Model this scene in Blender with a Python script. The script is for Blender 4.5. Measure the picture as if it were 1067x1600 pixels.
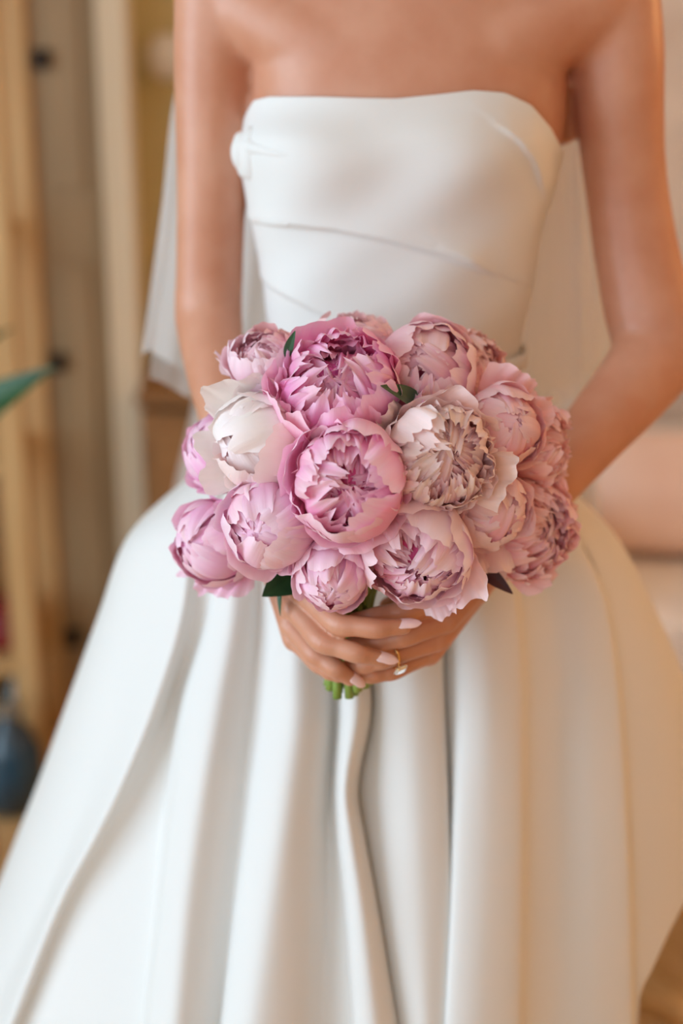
import bpy, bmesh, math, random
import numpy as np
from mathutils import Vector, Matrix, Quaternion

for o in list(bpy.data.objects):
    bpy.data.objects.remove(o)
S = bpy.context.scene
COL = S.collection
R = math.radians

# ------------------------------------------------------------------ camera
F = 2400.0                       # focal length in pixels of the 1067x1600 frame
TILT = R(18.0)
CAM = Vector((0.0, -1.45, 1.39))
cd = bpy.data.cameras.new('camera')
cam = bpy.data.objects.new('camera', cd)
COL.objects.link(cam)
cam.location = CAM
cam.rotation_euler = (R(90) - TILT, 0, 0)
cd.sensor_fit = 'VERTICAL'
cd.sensor_height = 36.0
cd.sensor_width = 36.0
cd.lens = F / 1600.0 * 36.0
cd.clip_start = 0.05
cd.dof.use_dof = True
cd.dof.focus_distance = 1.155
cd.dof.aperture_fstop = 2.1
S.camera = cam

# ------------------------------------------------------------------ world, daylight, exposure
w = bpy.data.worlds.new('sky'); S.world = w; w.use_nodes = True
bg = w.node_tree.nodes['Background']
bg.inputs[0].default_value = (0.72, 0.84, 1.0, 1); bg.inputs[1].default_value = 1.0
S.view_settings.view_transform = 'Standard'
S.view_settings.look = 'None'
S.view_settings.gamma = 1.0
S.view_settings.use_curve_mapping = False
S.view_settings.exposure = 0.06
S.cycles.diffuse_bounces = 8

def area(name, loc, target, sx, sy, power, color):
    l = bpy.data.lights.new(name, 'AREA'); l.shape = 'RECTANGLE'; l.size = sx; l.size_y = sy
    l.energy = power; l.color = color
    o = bpy.data.objects.new(name, l); COL.objects.link(o); o.location = loc
    o.rotation_euler = (Vector(target) - Vector(loc)).to_track_quat('-Z', 'Y').to_euler()
    return o
# daylight entering through the two windows of the room (left wall, and wall behind the camera)
area('daylight_side_window', (-2.27, -1.25, 1.5), (0.0, -1.25, 1.5), 1.9, 1.9, 60, (0.66, 0.84, 1.0))
area('daylight_front_window', (-1.2, -3.27, 1.55), (-1.2, 0.0, 1.55), 1.7, 1.7, 15, (0.68, 0.86, 1.0))

# ------------------------------------------------------------------ pixel helpers
CT, ST = math.cos(TILT), math.sin(TILT)
def W(px, py, Y):
    u = (px - 533.5) / F; v = (800 - py) / F
    d = Vector((u, CT + v * ST, -ST + v * CT))
    return CAM + d * ((Y - CAM.y) / d.y)
def floor_at(px, py, z=0.0):
    u = (px - 533.5) / F; v = (800 - py) / F
    d = Vector((u, CT + v * ST, -ST + v * CT))
    return CAM + d * ((z - CAM.z) / d.z)
def proj(p):
    q = Vector(p) - CAM
    dep = q.y * CT - q.z * ST
    return 533.5 + F * q.x / dep, 800 - F * (q.y * ST + q.z * CT) / dep
def depth(p):
    q = Vector(p) - CAM
    return q.y * CT - q.z * ST

# ------------------------------------------------------------------ materials
def srgb(r, g, b):
    f = lambda c: ((c / 255 + 0.055) / 1.055) ** 2.4 if c > 10 else c / 255 / 12.92
    return (f(r), f(g), f(b), 1)
def mat(name, col, rough=0.5, noise=None, bump=None, metal=0.0, sheen=0.0, sss=0.0, spec=0.5, coat=0.0):
    m = bpy.data.materials.new(name); m.use_nodes = True
    n = m.node_tree.nodes; L = m.node_tree.links; b = n['Principled BSDF']
    b.inputs['Base Color'].default_value = col
    b.inputs['Roughness'].default_value = rough
    b.inputs['Metallic'].default_value = metal
    b.inputs['Specular IOR Level'].default_value = spec
    b.inputs['Sheen Weight'].default_value = sheen
    b.inputs['Coat Weight'].default_value = coat
    if sss:
        b.inputs['Subsurface Weight'].default_value = sss
        b.inputs['Subsurface Radius'].default_value = (1.0, 0.35, 0.2)
        b.inputs['Subsurface Scale'].default_value = 0.008
    tc = n.new('ShaderNodeTexCoord')
    if noise:
        col2, scale, stretch, det = noise
        mp = n.new('ShaderNodeMapping'); mp.inputs['Scale'].default_value = stretch
        nz = n.new('ShaderNodeTexNoise'); nz.inputs['Scale'].default_value = scale; nz.inputs['Detail'].default_value = det
        mx = n.new('ShaderNodeMix'); mx.data_type = 'RGBA'
        mx.inputs[6].default_value = col; mx.inputs[7].default_value = col2
        rp = n.new('ShaderNodeValToRGB'); rp.color_ramp.elements[0].position = 0.35; rp.color_ramp.elements[1].position = 0.68
        L.new(tc.outputs['Object'], mp.inputs[0]); L.new(mp.outputs[0], nz.inputs[0])
        L.new(nz.outputs[0], rp.inputs[0]); L.new(rp.outputs[0], mx.inputs[0]); L.new(mx.outputs[2], b.inputs['Base Color'])
    if bump:
        scale, strength, dist = bump
        nb = n.new('ShaderNodeTexNoise'); nb.inputs['Scale'].default_value = scale; nb.inputs['Detail'].default_value = 4
        bp = n.new('ShaderNodeBump'); bp.inputs['Strength'].default_value = strength; bp.inputs['Distance'].default_value = dist
        L.new(tc.outputs['Object'], nb.inputs[0]); L.new(nb.outputs[0], bp.inputs['Height']); L.new(bp.outputs[0], b.inputs['Normal'])
    return m

M = {}
M['skin'] = mat('skin', srgb(208, 152, 124), 0.42, (srgb(198, 136, 106), 18, (1, 1, 1), 4), (700, 0.12, 0.0008), sss=0.12, spec=0.5)
M['satin'] = mat('ivory_satin', srgb(227, 226, 223), 0.58, None, (1400, 0.05, 0.0004), sheen=0.1, spec=0.3)
M['nail'] = mat('nail_polish', srgb(252, 226, 234), 0.18, spec=0.6, coat=0.5)
M['hair'] = mat('hair', srgb(92, 62, 40), 0.5, (srgb(70, 45, 28), 60, (1, 1, 0.1), 4))
M['gold'] = mat('gold', srgb(232, 180, 110), 0.2, metal=1.0)
M['silver'] = mat('white_gold', srgb(225, 222, 216), 0.2, metal=1.0)
M['stem'] = mat('stem_green', srgb(120, 150, 62), 0.5, (srgb(150, 172, 84), 40, (1, 1, 0.2), 3))
M['stem_cut'] = mat('stem_cut', srgb(150, 150, 80), 0.7)
M['leaf'] = mat('leaf_green', srgb(28, 66, 34), 0.5, (srgb(44, 88, 48), 30, (1, 1, 1), 3), spec=0.5)
M['leaf_dark'] = mat('leaf_purple', srgb(62, 22, 36), 0.4)
M['pine'] = mat('pine', srgb(214, 176, 122), 0.55, (srgb(198, 156, 102), 6, (8, 8, 0.5), 5), (40, 0.1, 0.002))
M['taupe'] = mat('taupe_paint', srgb(166, 138, 100), 0.55, (srgb(152, 126, 90), 5, (3, 3, 0.4), 4))
M['cream'] = mat('cream_paint', srgb(238, 226, 200), 0.5, (srgb(228, 214, 186), 5, (3, 3, 0.4), 3))
M['ochre'] = mat('ochre_plaster', srgb(216, 206, 156), 0.8, (srgb(200, 188, 136), 2.5, (1, 1, 1), 5), (60, 0.15, 0.004))
M['plaster'] = mat('mottled_plaster', srgb(232, 220, 208), 0.85, (srgb(208, 194, 182), 4.5, (1, 1, 1.4), 6), (50, 0.2, 0.004))
M['warmwall'] = mat('warm_plaster', srgb(222, 190, 150), 0.85, (srgb(206, 172, 128), 2, (1, 1, 1), 5), (50, 0.2, 0.004))
M['ceil'] = mat('ceiling_paint', srgb(224, 220, 214), 0.9, None, (60, 0.1, 0.003))
M['walnut'] = mat('walnut', srgb(160, 112, 62), 0.5, (srgb(132, 88, 44), 5, (1, 8, 8), 5))
M['floor'] = mat('oak_floor', srgb(224, 188, 136), 0.42, (srgb(206, 166, 112), 4, (10, 0.8, 1), 6), (30, 0.1, 0.002))
M['iron'] = mat('black_iron', srgb(34, 28, 24), 0.5, metal=0.6)
M['linen'] = mat('white_linen', srgb(236, 234, 232), 0.8, (srgb(226, 222, 220), 8, (1, 1, 1), 4), (220, 0.2, 0.002), sheen=0.2)
M['blush'] = mat('blush_linen', srgb(232, 202, 186), 0.8, (srgb(224, 190, 172), 8, (1, 1, 1), 4), (220, 0.2, 0.002), sheen=0.2)
M['giltwood'] = mat('gilt_cream_wood', srgb(242, 220, 178), 0.4, (srgb(222, 190, 138), 9, (1, 1, 3), 5), (40, 0.15, 0.003))
M['blueglass'] = mat('blue_glaze', srgb(30, 78, 104), 0.3, (srgb(34, 44, 46), 14, (1, 1, 1), 4), coat=0.5)
M['greenglass'] = mat('dark_green_glaze', srgb(52, 58, 42), 0.25, (srgb(38, 40, 30), 9, (1, 1, 1), 4), coat=0.4)
M['greyclay'] = mat('grey_stoneware', srgb(150, 142, 128), 0.6, (srgb(120, 112, 98), 14, (1, 1, 1), 4))
M['red'] = mat('red_lacquer', srgb(140, 40, 40), 0.35)
M['terracotta'] = mat('terracotta', srgb(182, 118, 84), 0.8, (srgb(164, 100, 68), 10, (1, 1, 1), 4))
M['soil'] = mat('soil', srgb(58, 42, 30), 0.95, None, (80, 0.8, 0.01))
M['white'] = mat('white_enamel', srgb(236, 234, 226), 0.35)
M['brass'] = mat('brass', srgb(206, 170, 104), 0.3, metal=1.0)

def petal_material():
    m = bpy.data.materials.new('petal'); m.use_nodes = True
    n = m.node_tree.nodes; L = m.node_tree.links; b = n['Principled BSDF']; out = n['Material Output']
    oi = n.new('ShaderNodeObjectInfo')
    uv = n.new('ShaderNodeUVMap'); sp = n.new('ShaderNodeSeparateXYZ'); L.new(uv.outputs[0], sp.inputs[0])
    # deep claw, pale frilled rim: pigment plus painted-in shade and highlight
    deep = n.new('ShaderNodeMix'); deep.data_type = 'RGBA'; deep.blend_type = 'MULTIPLY'; deep.inputs[0].default_value = 1
    L.new(oi.outputs['Color'], deep.inputs[6]); deep.inputs[7].default_value = (1.0, 0.48, 0.68, 1)
    pale = n.new('ShaderNodeMix'); pale.data_type = 'RGBA'; pale.inputs[0].default_value = 0.5
    L.new(oi.outputs['Color'], pale.inputs[6]); pale.inputs[7].default_value = (1.0, 0.88, 0.90, 1)
    nz = n.new('ShaderNodeTexNoise'); nz.inputs['Scale'].default_value = 1.0; nz.inputs['Detail'].default_value = 3
    mp = n.new('ShaderNodeMapping'); mp.inputs['Scale'].default_value = (26, 2.2, 1)
    L.new(uv.outputs[0], mp.inputs[0]); L.new(mp.outputs[0], nz.inputs[0])
    ad = n.new('ShaderNodeMath'); ad.operation = 'MULTIPLY_ADD'; ad.inputs[1].default_value = 0.22
    L.new(nz.outputs[0], ad.inputs[0]); L.new(sp.outputs['Y'], ad.inputs[2])
    r1 = n.new('ShaderNodeMapRange'); r1.inputs[1].default_value = 0.30; r1.inputs[2].default_value = 0.72
    L.new(ad.outputs[0], r1.inputs[0])
    m1 = n.new('ShaderNodeMix'); m1.data_type = 'RGBA'
    L.new(r1.outputs[0], m1.inputs[0]); L.new(deep.outputs[2], m1.inputs[6]); L.new(oi.outputs['Color'], m1.inputs[7])
    r2 = n.new('ShaderNodeMapRange'); r2.inputs[1].default_value = 0.84; r2.inputs[2].default_value = 1.08
    L.new(ad.outputs[0], r2.inputs[0])
    m2 = n.new('ShaderNodeMix'); m2.data_type = 'RGBA'
    L.new(r2.outputs[0], m2.inputs[0]); L.new(m1.outputs[2], m2.inputs[6]); L.new(pale.outputs[2], m2.inputs[7])
    L.new(m2.outputs[2], b.inputs['Base Color'])
    b.inputs['Roughness'].default_value = 0.5; b.inputs['Specular IOR Level'].default_value = 0.3
    b.inputs['Sheen Weight'].default_value = 0.15
    bp = n.new('ShaderNodeBump'); bp.inputs['Strength'].default_value = 0.25; bp.inputs['Distance'].default_value = 0.0012
    L.new(nz.outputs[0], bp.inputs['Height']); L.new(bp.outputs[0], b.inputs['Normal'])
    tr = n.new('ShaderNodeBsdfTranslucent'); L.new(m2.outputs[2], tr.inputs[0])
    ms = n.new('ShaderNodeMixShader'); ms.inputs[0].default_value = 0.22
    L.new(b.outputs[0], ms.inputs[1]); L.new(tr.outputs[0], ms.inputs[2]); L.new(ms.outputs[0], out.inputs[0])
    return m
M['petal'] = petal_material()

def veil_material():
    m = bpy.data.materials.new('tulle'); m.use_nodes = True
    n = m.node_tree.nodes; L = m.node_tree.links; out = n['Material Output']; n.remove(n['Principled BSDF'])
    t = n.new('ShaderNodeBsdfTransparent'); t.inputs[0].default_value = (0.97, 0.97, 0.97, 1)
    d = n.new('ShaderNodeBsdfDiffuse'); d.inputs[0].default_value = (0.95, 0.95, 0.95, 1)
    tl = n.new('ShaderNodeBsdfTranslucent'); tl.inputs[0].default_value = (0.95, 0.95, 0.95, 1)
    a = n.new('ShaderNodeMixShader'); a.inputs[0].default_value = 0.5
    b = n.new('ShaderNodeMixShader'); b.inputs[0].default_value = 0.58
    L.new(d.outputs[0], a.inputs[1]); L.new(tl.outputs[0], a.inputs[2])
    L.new(t.outputs[0], b.inputs[1]); L.new(a.outputs[0], b.inputs[2]); L.new(b.outputs[0], out.inputs[0])
    return m
M['tulle'] = veil_material()

def glass_material(name, col, ior, rough=0.0):
    m = bpy.data.materials.new(name); m.use_nodes = True
    b = m.node_tree.nodes['Principled BSDF']
    b.inputs['Base Color'].default_value = col; b.inputs['Transmission Weight'].default_value = 1.0
    b.inputs['IOR'].default_value = ior; b.inputs['Roughness'].default_value = rough
    return m
M['diamond'] = glass_material('diamond', (1, 1, 1, 1), 2.3)
M['pane'] = glass_material('window_glass', (1, 1, 1, 1), 1.02)

# ------------------------------------------------------------------ object helpers
def link(name, me, m=None, parent=None, smooth=True):
    if m is not None:
        me.materials.clear(); me.materials.append(M[m])
    if smooth:
        me.polygons.foreach_set('use_smooth', [True] * len(me.polygons))
    o = bpy.data.objects.new(name, me); COL.objects.link(o)
    if parent is not None: o.parent = parent
    return o
def tag(o, label=None, cat=None, group=None, kind=None):
    if label: o['label'] = label
    if cat: o['category'] = cat
    if group: o['group'] = group
    if kind: o['kind'] = kind
    return o
def empty(name, loc, rz=0.0):
    o = bpy.data.objects.new(name, None); COL.objects.link(o)
    o.location = loc; o.rotation_euler = (0, 0, rz); o.empty_display_size = 0.05
    return o
def mesh(name, V, Fc):
    me = bpy.data.meshes.new(name); me.from_pydata([tuple(v) for v in V], [], Fc); me.update(); return me
def cr(pts, n):
    """Catmull-Rom through rows of numbers."""
    P = [np.array(p, float) for p in pts]
    P = [2 * P[0] - P[1]] + P + [2 * P[-1] - P[-2]]
    out = []
    for i in range(1, len(P) - 2):
        for k in range(n):
            t = k / n
            out.append(0.5 * ((2 * P[i]) + (-P[i-1] + P[i+1]) * t + (2*P[i-1] - 5*P[i] + 4*P[i+1] - P[i+2]) * t*t + (-P[i-1] + 3*P[i] - 3*P[i+1] + P[i+2]) * t**3))
    out.append(P[-2]); return out
def tube(pts, n=5, seg=14, up=(0, -1, 0), caps=(True, True), flat=1.0):
    """pts: (x,y,z,r) -> verts, faces of a smooth closed tube; flat squeezes along 'up'."""
    C = cr([tuple(p) for p in pts], n)
    pos = [Vector(c[:3]) for c in C]; rad = [max(1e-5, c[3]) for c in C]
    if caps[0]:
        d = (pos[0] - pos[1]).normalized()
        ex = [(pos[0] + d * rad[0] * a, rad[0] * b) for a, b in ((0.9, 0.25), (0.7, 0.62), (0.38, 0.88))]
        pos = [e[0] for e in ex] + pos; rad = [e[1] for e in ex] + rad
    if caps[1]:
        d = (pos[-1] - pos[-2]).normalized(); r0 = rad[-1]; p0 = pos[-1]
        ex = [(p0 + d * r0 * a, r0 * b) for a, b in ((0.38, 0.88), (0.7, 0.62), (0.9, 0.25))]
        pos += [e[0] for e in ex]; rad += [e[1] for e in ex]
    V = []; Fc = []
    upv = Vector(up)
    for i, p in enumerate(pos):
        t = (pos[min(i+1, len(pos)-1)] - pos[max(i-1, 0)]).normalized()
        a = upv - t * upv.dot(t)
        if a.length < 1e-3: a = Vector((1, 0, 0)) - t * t.x
        a.normalize(); b = t.cross(a)
        for k in range(seg):
            th = 2 * math.pi * k / seg
            V.append(p + (a * math.cos(th) * flat + b * math.sin(th)) * rad[i])
    m = len(pos)
    for i in range(m - 1):
        for k in range(seg):
            Fc.append((i*seg + k, i*seg + (k+1) % seg, (i+1)*seg + (k+1) % seg, (i+1)*seg + k))
    Fc.append(tuple(range(seg - 1, -1, -1))); Fc.append(tuple((m-1)*seg + k for k in range(seg)))
    return V, Fc
def loft(rings):
    V = []; Fc = []; seg = len(rings[0])
    for r in rings: V += list(r)
    m = len(rings)
    for i in range(m - 1):
        for k in range(seg):
            Fc.append((i*seg + k, i*seg + (k+1) % seg, (i+1)*seg + (k+1) % seg, (i+1)*seg + k))
    Fc.append(tuple(range(seg - 1, -1, -1))); Fc.append(tuple((m-1)*seg + k for k in range(seg)))
    return V, Fc
def merge(parts):
    V = []; Fc = []
    for v, f in parts:
        o = len(V); V += list(v); Fc += [tuple(i + o for i in q) for q in f]
    return V, Fc
def grid_faces(nr, nc, closed=False):
    Fc = []
    for i in range(nr - 1):
        for j in range(nc if closed else nc - 1):
            Fc.append((i*nc + j, i*nc + (j+1) % nc, (i+1)*nc + (j+1) % nc, (i+1)*nc + j))
    return Fc
def remesh(parts, voxel, iters, factor=0.5):
    V, Fc = merge(parts); me = mesh('tmp', V, Fc)
    bm = bmesh.new(); bm.from_mesh(me); bmesh.ops.recalc_face_normals(bm, faces=bm.faces); bm.to_mesh(me); bm.free()
    o = bpy.data.objects.new('tmp', me); COL.objects.link(o)
    r = o.modifiers.new('r', 'REMESH'); r.mode = 'VOXEL'; r.voxel_size = voxel; r.use_smooth_shade = True
    s = o.modifiers.new('s', 'SMOOTH'); s.factor = factor; s.iterations = iters
    dg = bpy.context.evaluated_depsgraph_get(); out = bpy.data.meshes.new_from_object(o.evaluated_get(dg))
    bpy.data.objects.remove(o); return out
def box(c, s, rz=0.0, bev=0.0):
    bm = bmesh.new(); bmesh.ops.create_cube(bm, size=1.0)
    bmesh.ops.scale(bm, vec=s, verts=bm.verts)
    if bev: bmesh.ops.bevel(bm, geom=list(bm.edges), offset=bev, segments=2, affect='EDGES', profile=0.5)
    bmesh.ops.rotate(bm, cent=(0, 0, 0), matrix=Matrix.Rotation(rz, 3, 'Z'), verts=bm.verts)
    bmesh.ops.translate(bm, vec=c, verts=bm.verts)
    V = [v.co.copy() for v in bm.verts]; Fc = [tuple(v.index for v in f.verts) for f in bm.faces]; bm.free()
    return V, Fc
def box_obj(name, c, s, m, parent=None, rz=0.0, bev=0.0):
    return link(name, mesh(name, *box(c, s, rz, bev)), m, parent, smooth=False)
def lathe(profile, seg=32, c=(0, 0, 0), rot=0.0):
    V = []; 
    for r, z in profile:
        for k in range(seg):
            a = 2*math.pi*k/seg + rot
            V.append(Vector((c[0] + r*math.cos(a), c[1] + r*math.sin(a), c[2] + z)))
    n = len(profile); Fc = []
    for i in range(n - 1):
        for k in range(seg):
            Fc.append((i*seg+k, i*seg+(k+1) % seg, (i+1)*seg+(k+1) % seg, (i+1)*seg+k))
    Fc.append(tuple(range(seg-1, -1, -1))); Fc.append(tuple((n-1)*seg+k for k in range(seg)))
    return V, Fc
def sstep(a, b, x):
    t = np.clip((np.asarray(x, float) - a) / (b - a), 0, 1); return t*t*(3 - 2*t)

# ------------------------------------------------------------------ the room
X0, X1, Y0, Y1, ZC = -2.3, 2.3, -3.3, 1.75, 2.75
def struct(name, c, s, m): return tag(box_obj(name, c, s, m), kind='structure')
fl = struct('floor', (0, (Y0+Y1)/2, -0.06), (X1-X0+0.2, Y1-Y0+0.2, 0.1), 'walnut')
# oak boards running across the room, each a plank of its own
pw = 0.125; j = 0
pm = {}
yy = Y0
while yy < Y1 - 0.01:
    x = X0 + (0.55 if j % 2 else 0.0)
    ends = [X0] + ([X0 + 0.55] if j % 2 else []) + [X0 + (0.55 if j % 2 else 0) + 1.15*k for k in range(1, 5)]
    ends = [e for e in sorted(set(ends)) if e < X1 - 0.05] + [X1]
    for a, b in zip(ends[:-1], ends[1:]):
        wd = min(pw, Y1 - yy)
        key = (round(b - a, 3), round(wd, 3))
        if key not in pm:
            pm[key] = mesh('plank', *box((0, 0, 0), (b - a - 0.002, wd - 0.002, 0.012), 0, 0.001)); pm[key].materials.append(M['floor'])
        p = bpy.data.objects.new('plank', pm[key]); COL.objects.link(p); p.parent = fl
        p.location = ((a + b)/2, yy + wd/2, -0.0065)
    yy += pw; j += 1
struct('ceiling', (0, (Y0+Y1)/2, ZC + 0.05), (X1-X0+0.2, Y1-Y0+0.2, 0.1), 'ceil')
XS = -0.28                                           # where the ochre alcove meets the mottled plaster
struct('wall_back', ((XS + X1)/2, Y1 + 0.05, ZC/2), (X1 - XS, 0.1, ZC), 'plaster')
struct('wall_alcove', ((X0 + XS)/2, Y1 + 0.05, ZC/2), (XS - X0, 0.1, ZC), 'ochre')
struct('wall_right', (X1 + 0.05, (Y0+Y1)/2, ZC/2), (0.1, Y1 - Y0, ZC), 'warmwall')
def wall_with_window(name, wname, axis, at, lo, hi, w0, w1, z0, z1, m):
    """a wall along x ('x') or y ('y') with one window hole, plus the window in it"""
    parts = []
    for a, b, c, d in ((lo, w0, 0, ZC), (w1, hi, 0, ZC), (w0, w1, 0, z0), (w0, w1, z1, ZC)):
        cc = ((a+b)/2, at, (c+d)/2); ss = (b-a, 0.1, d-c)
        if axis == 'y': cc = (cc[1], cc[0], cc[2]); ss = (ss[1], ss[0], ss[2])
        parts.append(box(cc, ss))
    tag(link(name, mesh(name, *merge(parts)), m, smooth=False), kind='structure')
    wroot = empty(wname, (0, 0, 0)); tag(wroot, kind='structure')
    def fb(n, a, b, c, d, th, mm, name2):
        cc = ((a+b)/2, at, (c+d)/2); ss = (b-a, th, d-c)
        if axis == 'y': cc = (cc[1], cc[0], cc[2]); ss = (ss[1], ss[0], ss[2])
        return box_obj(name2, cc, ss, mm, wroot)
    e = 0.06
    fb(0, w0, w1, z0, z0+e, 0.09, 'white', 'window_frame'); fb(0, w0, w1, z1-e, z1, 0.09, 'white', 'window_frame')
    fb(0, w0, w0+e, z0+e, z1-e, 0.09, 'white', 'window_frame'); fb(0, w1-e, w1, z0+e, z1-e, 0.09, 'white', 'window_frame')
    mid = (w0+w1)/2
    fb(0, mid-0.025, mid+0.025, z0+e, z1-e, 0.07, 'white', 'mullion')
    fb(0, w0+e, mid-0.025, z0+e, z1-e, 0.006, 'pane', 'pane'); fb(0, mid+0.025, w1-e, z0+e, z1-e, 0.006, 'pane', 'pane')
wall_with_window('wall_left', 'window_1', 'y', X0 - 0.05, Y0, Y1, -2.25, -0.25, 0.5, 2.5, 'ochre')
wall_with_window('wall_front', 'window_2', 'x', Y0 - 0.05, X0, X1, -2.1, -0.3, 0.65, 2.45, 'warmwall')

# taupe panelled door with iron hinges, in a cream casing, on the back wall
dY = 1.42
def xat(px, Y, py=400): return W(px, py, Y).x
d = empty('door_1', (xat(130, dY), dY, 0)); tag(d, kind='structure')
dx0, dx1 = xat(60, dY), xat(166, dY)
dw = dx1 - dx0
def dbox(name, x0, x1, z0, z1, y0, y1, m, par=None):
    return box_obj(name, ((x0+x1)/2 - d.location.x, (y0+y1)/2 - dY, (z0+z1)/2), (x1-x0, y1-y0, z1-z0), m, par or d, bev=0.003)
dbox('door_leaf', dx0, dx1, 0.01, 2.12, dY, dY+0.035, 'taupe')
for z0, z1 in ((0.2, 0.95), (1.08, 1.98)):
    dbox('door_panel', dx0+0.035, dx1-0.03, z0, z1, dY-0.008, dY-0.0005, 'taupe')
for py in (92, 563, 990):
    hz = W(90, py, dY).z; hx = W(68 + (py - 92)*0.055, py, dY).x
    hb = dbox('hinge', hx-0.013, hx+0.013, hz-0.017, hz+0.017, dY-0.03, dY-0.0085, 'iron')
dbox('door_casing', dx1+0.002, dx1+0.056, 0.0, 2.2, dY-0.02, dY+0.06, 'cream')
dbox('side_jamb', dx1-0.03, dx1+0.0, 0.0, 2.2, dY+0.0605, Y1-0.002, 'cream')

# pine upright of an open shelf rack, with its shelves running out of view to the left
rack = empty('shelf_rack', (-0.85, 1.2, 0)); 
tag(rack, 'tall open pine shelf rack standing beside the taupe door', 'shelf')
rY = 1.16
pxr = xat(66, rY + 0.28); pxl = pxr - 0.045
for (xa, xb, ya) in ((pxl, pxr, rY), (pxl, pxr, rY + 0.24), (-1.35, -1.30, rY), (-1.35, -1.30, rY + 0.24)):
    box_obj('upright', ((xa+xb)/2 + 0.85, ya - 1.2 + 0.02, 1.06), (xb - xa, 0.04, 2.12), 'pine', rack, bev=0.003)
for z in (0.05, 0.235, 0.62, 1.02, 1.52, 2.0):
    box_obj('shelf', ((pxl - 1.30)/2 + 0.85, rY + 0.14 - 1.2, z), (pxl + 1.30 - 0.002, 0.278, 0.024), 'pine', rack, bev=0.002)
box_obj('back_panel', ((pxl - 1.30)/2 + 0.85, rY + 0.29 - 1.2, 1.395), (pxl + 1.30 + 0.09, 0.012, 1.43), 'pine', rack)
box_obj('back_panel', ((pxl - 1.30)/2 + 0.85, rY + 0.29 - 1.2, 0.345), (pxl + 1.30 + 0.09, 0.012, 0.668), 'walnut', rack)

def pot(name, prof, c, m, label, cat, extra=None, group=None):
    r = empty(name, c); tag(r, label, cat, group)
    link('body', mesh(name, *lathe(prof, 28)), m, r)
    if extra:
        for en, ep, em in extra: link(en, mesh(en, *lathe(ep, 24)), em, r)
    return r
p = floor_at(22, 1262)
pot('stoneware_jug', [(0.03, 0), (0.052, 0.01), (0.06, 0.05), (0.058, 0.11), (0.04, 0.155), (0.022, 0.175), (0.024, 0.195)], (p.x, p.y, 0.0), 'blueglass',
    'round blue glazed jug standing on the floor by the shelf rack', 'jug', [('lip', [(0.0245, 0.19), (0.028, 0.196), (0.0285, 0.203), (0.02, 0.205)], 'greyclay')])
p2 = Vector((-0.78, 1.25, 0.063))
pot('glazed_bottle', [(0.03, 0), (0.044, 0.005), (0.05, 0.05), (0.044, 0.085), (0.018, 0.115), (0.015, 0.14), (0.018, 0.143)], (W(30, 1080, 1.27).x, 1.27, 0.063), 'greenglass',
    'dark green glazed bottle on the bottom shelf of the pine rack', 'bottle', [('stopper', [(0.011, 0.142), (0.013, 0.148), (0.01, 0.155)], 'walnut')])
pot('lacquer_box', [(0.05, 0), (0.055, 0.006), (0.055, 0.05), (0.05, 0.056)], (W(12, 1000, 1.27).x, 1.27, 0.2475), 'red',
    'small round red lacquer box on a low shelf of the pine rack', 'box', [('lid', [(0.057, 0.052), (0.058, 0.07), (0.04, 0.078), (0.008, 0.08), (0.008, 0.092)], 'red')])
pot('stoneware_bowl', [(0.03, 0), (0.035, 0.006), (0.06, 0.04), (0.075, 0.09), (0.07, 0.09), (0.05, 0.045)], (W(12, 1000, 1.27).x + 0.15 - 0.3, 1.27, 0.2475), 'greyclay',
    'grey stoneware bowl beside the red lacquer box', 'bowl', [('foot', [(0.032, -0.0), (0.036, 0.002), (0.034, 0.01)], 'greyclay')])

# low walnut chest between door casing and bride
cbY = 1.34
cab = empty('walnut_chest', (-0.13, cbY + 0.18, 0)); tag(cab, 'low walnut chest against the ochre wall behind the bride', 'chest')
cz = W(240, 612, cbY).z
cx0 = dx1 + 0.062; cx1 = 0.18
box_obj('body', ((cx0+cx1)/2 + 0.13, 0, cz/2 - 0.01), (cx1-cx0, 0.36, cz - 0.06), 'walnut', cab, bev=0.003)
box_obj('top', ((cx0+cx1)/2 + 0.13, -0.005, cz - 0.0135), (cx1-cx0+0.012, 0.375, 0.025), 'walnut', cab, bev=0.004)
for k in range(3):
    zz = 0.09 + (cz - 0.15)/3*(k + 0.5)
    dr = box_obj('drawer', ((cx0+cx1)/2 + 0.13, -0.188, zz), (cx1-cx0-0.05, 0.016, (cz-0.15)/3 - 0.012), 'walnut', cab, bev=0.003)
    for s in (-0.12, 0.12):
        link('knob', mesh('knob', [Vector((v.x, v.z, v.y)) for v in lathe([(0.006, 0), (0.006, -0.014), (0.014, -0.018), (0.012, -0.027), (0.004, -0.03)], 16)[0]], lathe([(0, 0)]*5, 16)[1]), 'brass', dr).location = ((cx0+cx1)/2 + 0.13 + s, -0.196, zz)

# small round white fitting on the ochre wall
sp_ = W(264, 88, Y1 - 0.02)
fit = empty('wall_light', (sp_.x, Y1, sp_.z)); tag(fit, 'small round unlit white wall light on the ochre wall', 'wall light')
V, Fc = lathe([(0.018, 0), (0.02, 0.006), (0.008, 0.012), (0.007, 0.03)], 20)
link('mount', mesh('mount', [Vector((v.x, -v.z - 0.0005, v.y)) for v in V], Fc), 'brass', fit)
V, Fc = lathe([(0.008, 0.028), (0.03, 0.036), (0.04, 0.058), (0.036, 0.084), (0.018, 0.1), (0.003, 0.104)], 24)
link('globe', mesh('globe', [Vector((v.x, -v.z, v.y*1.15)) for v in V], Fc), 'white', fit)

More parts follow.
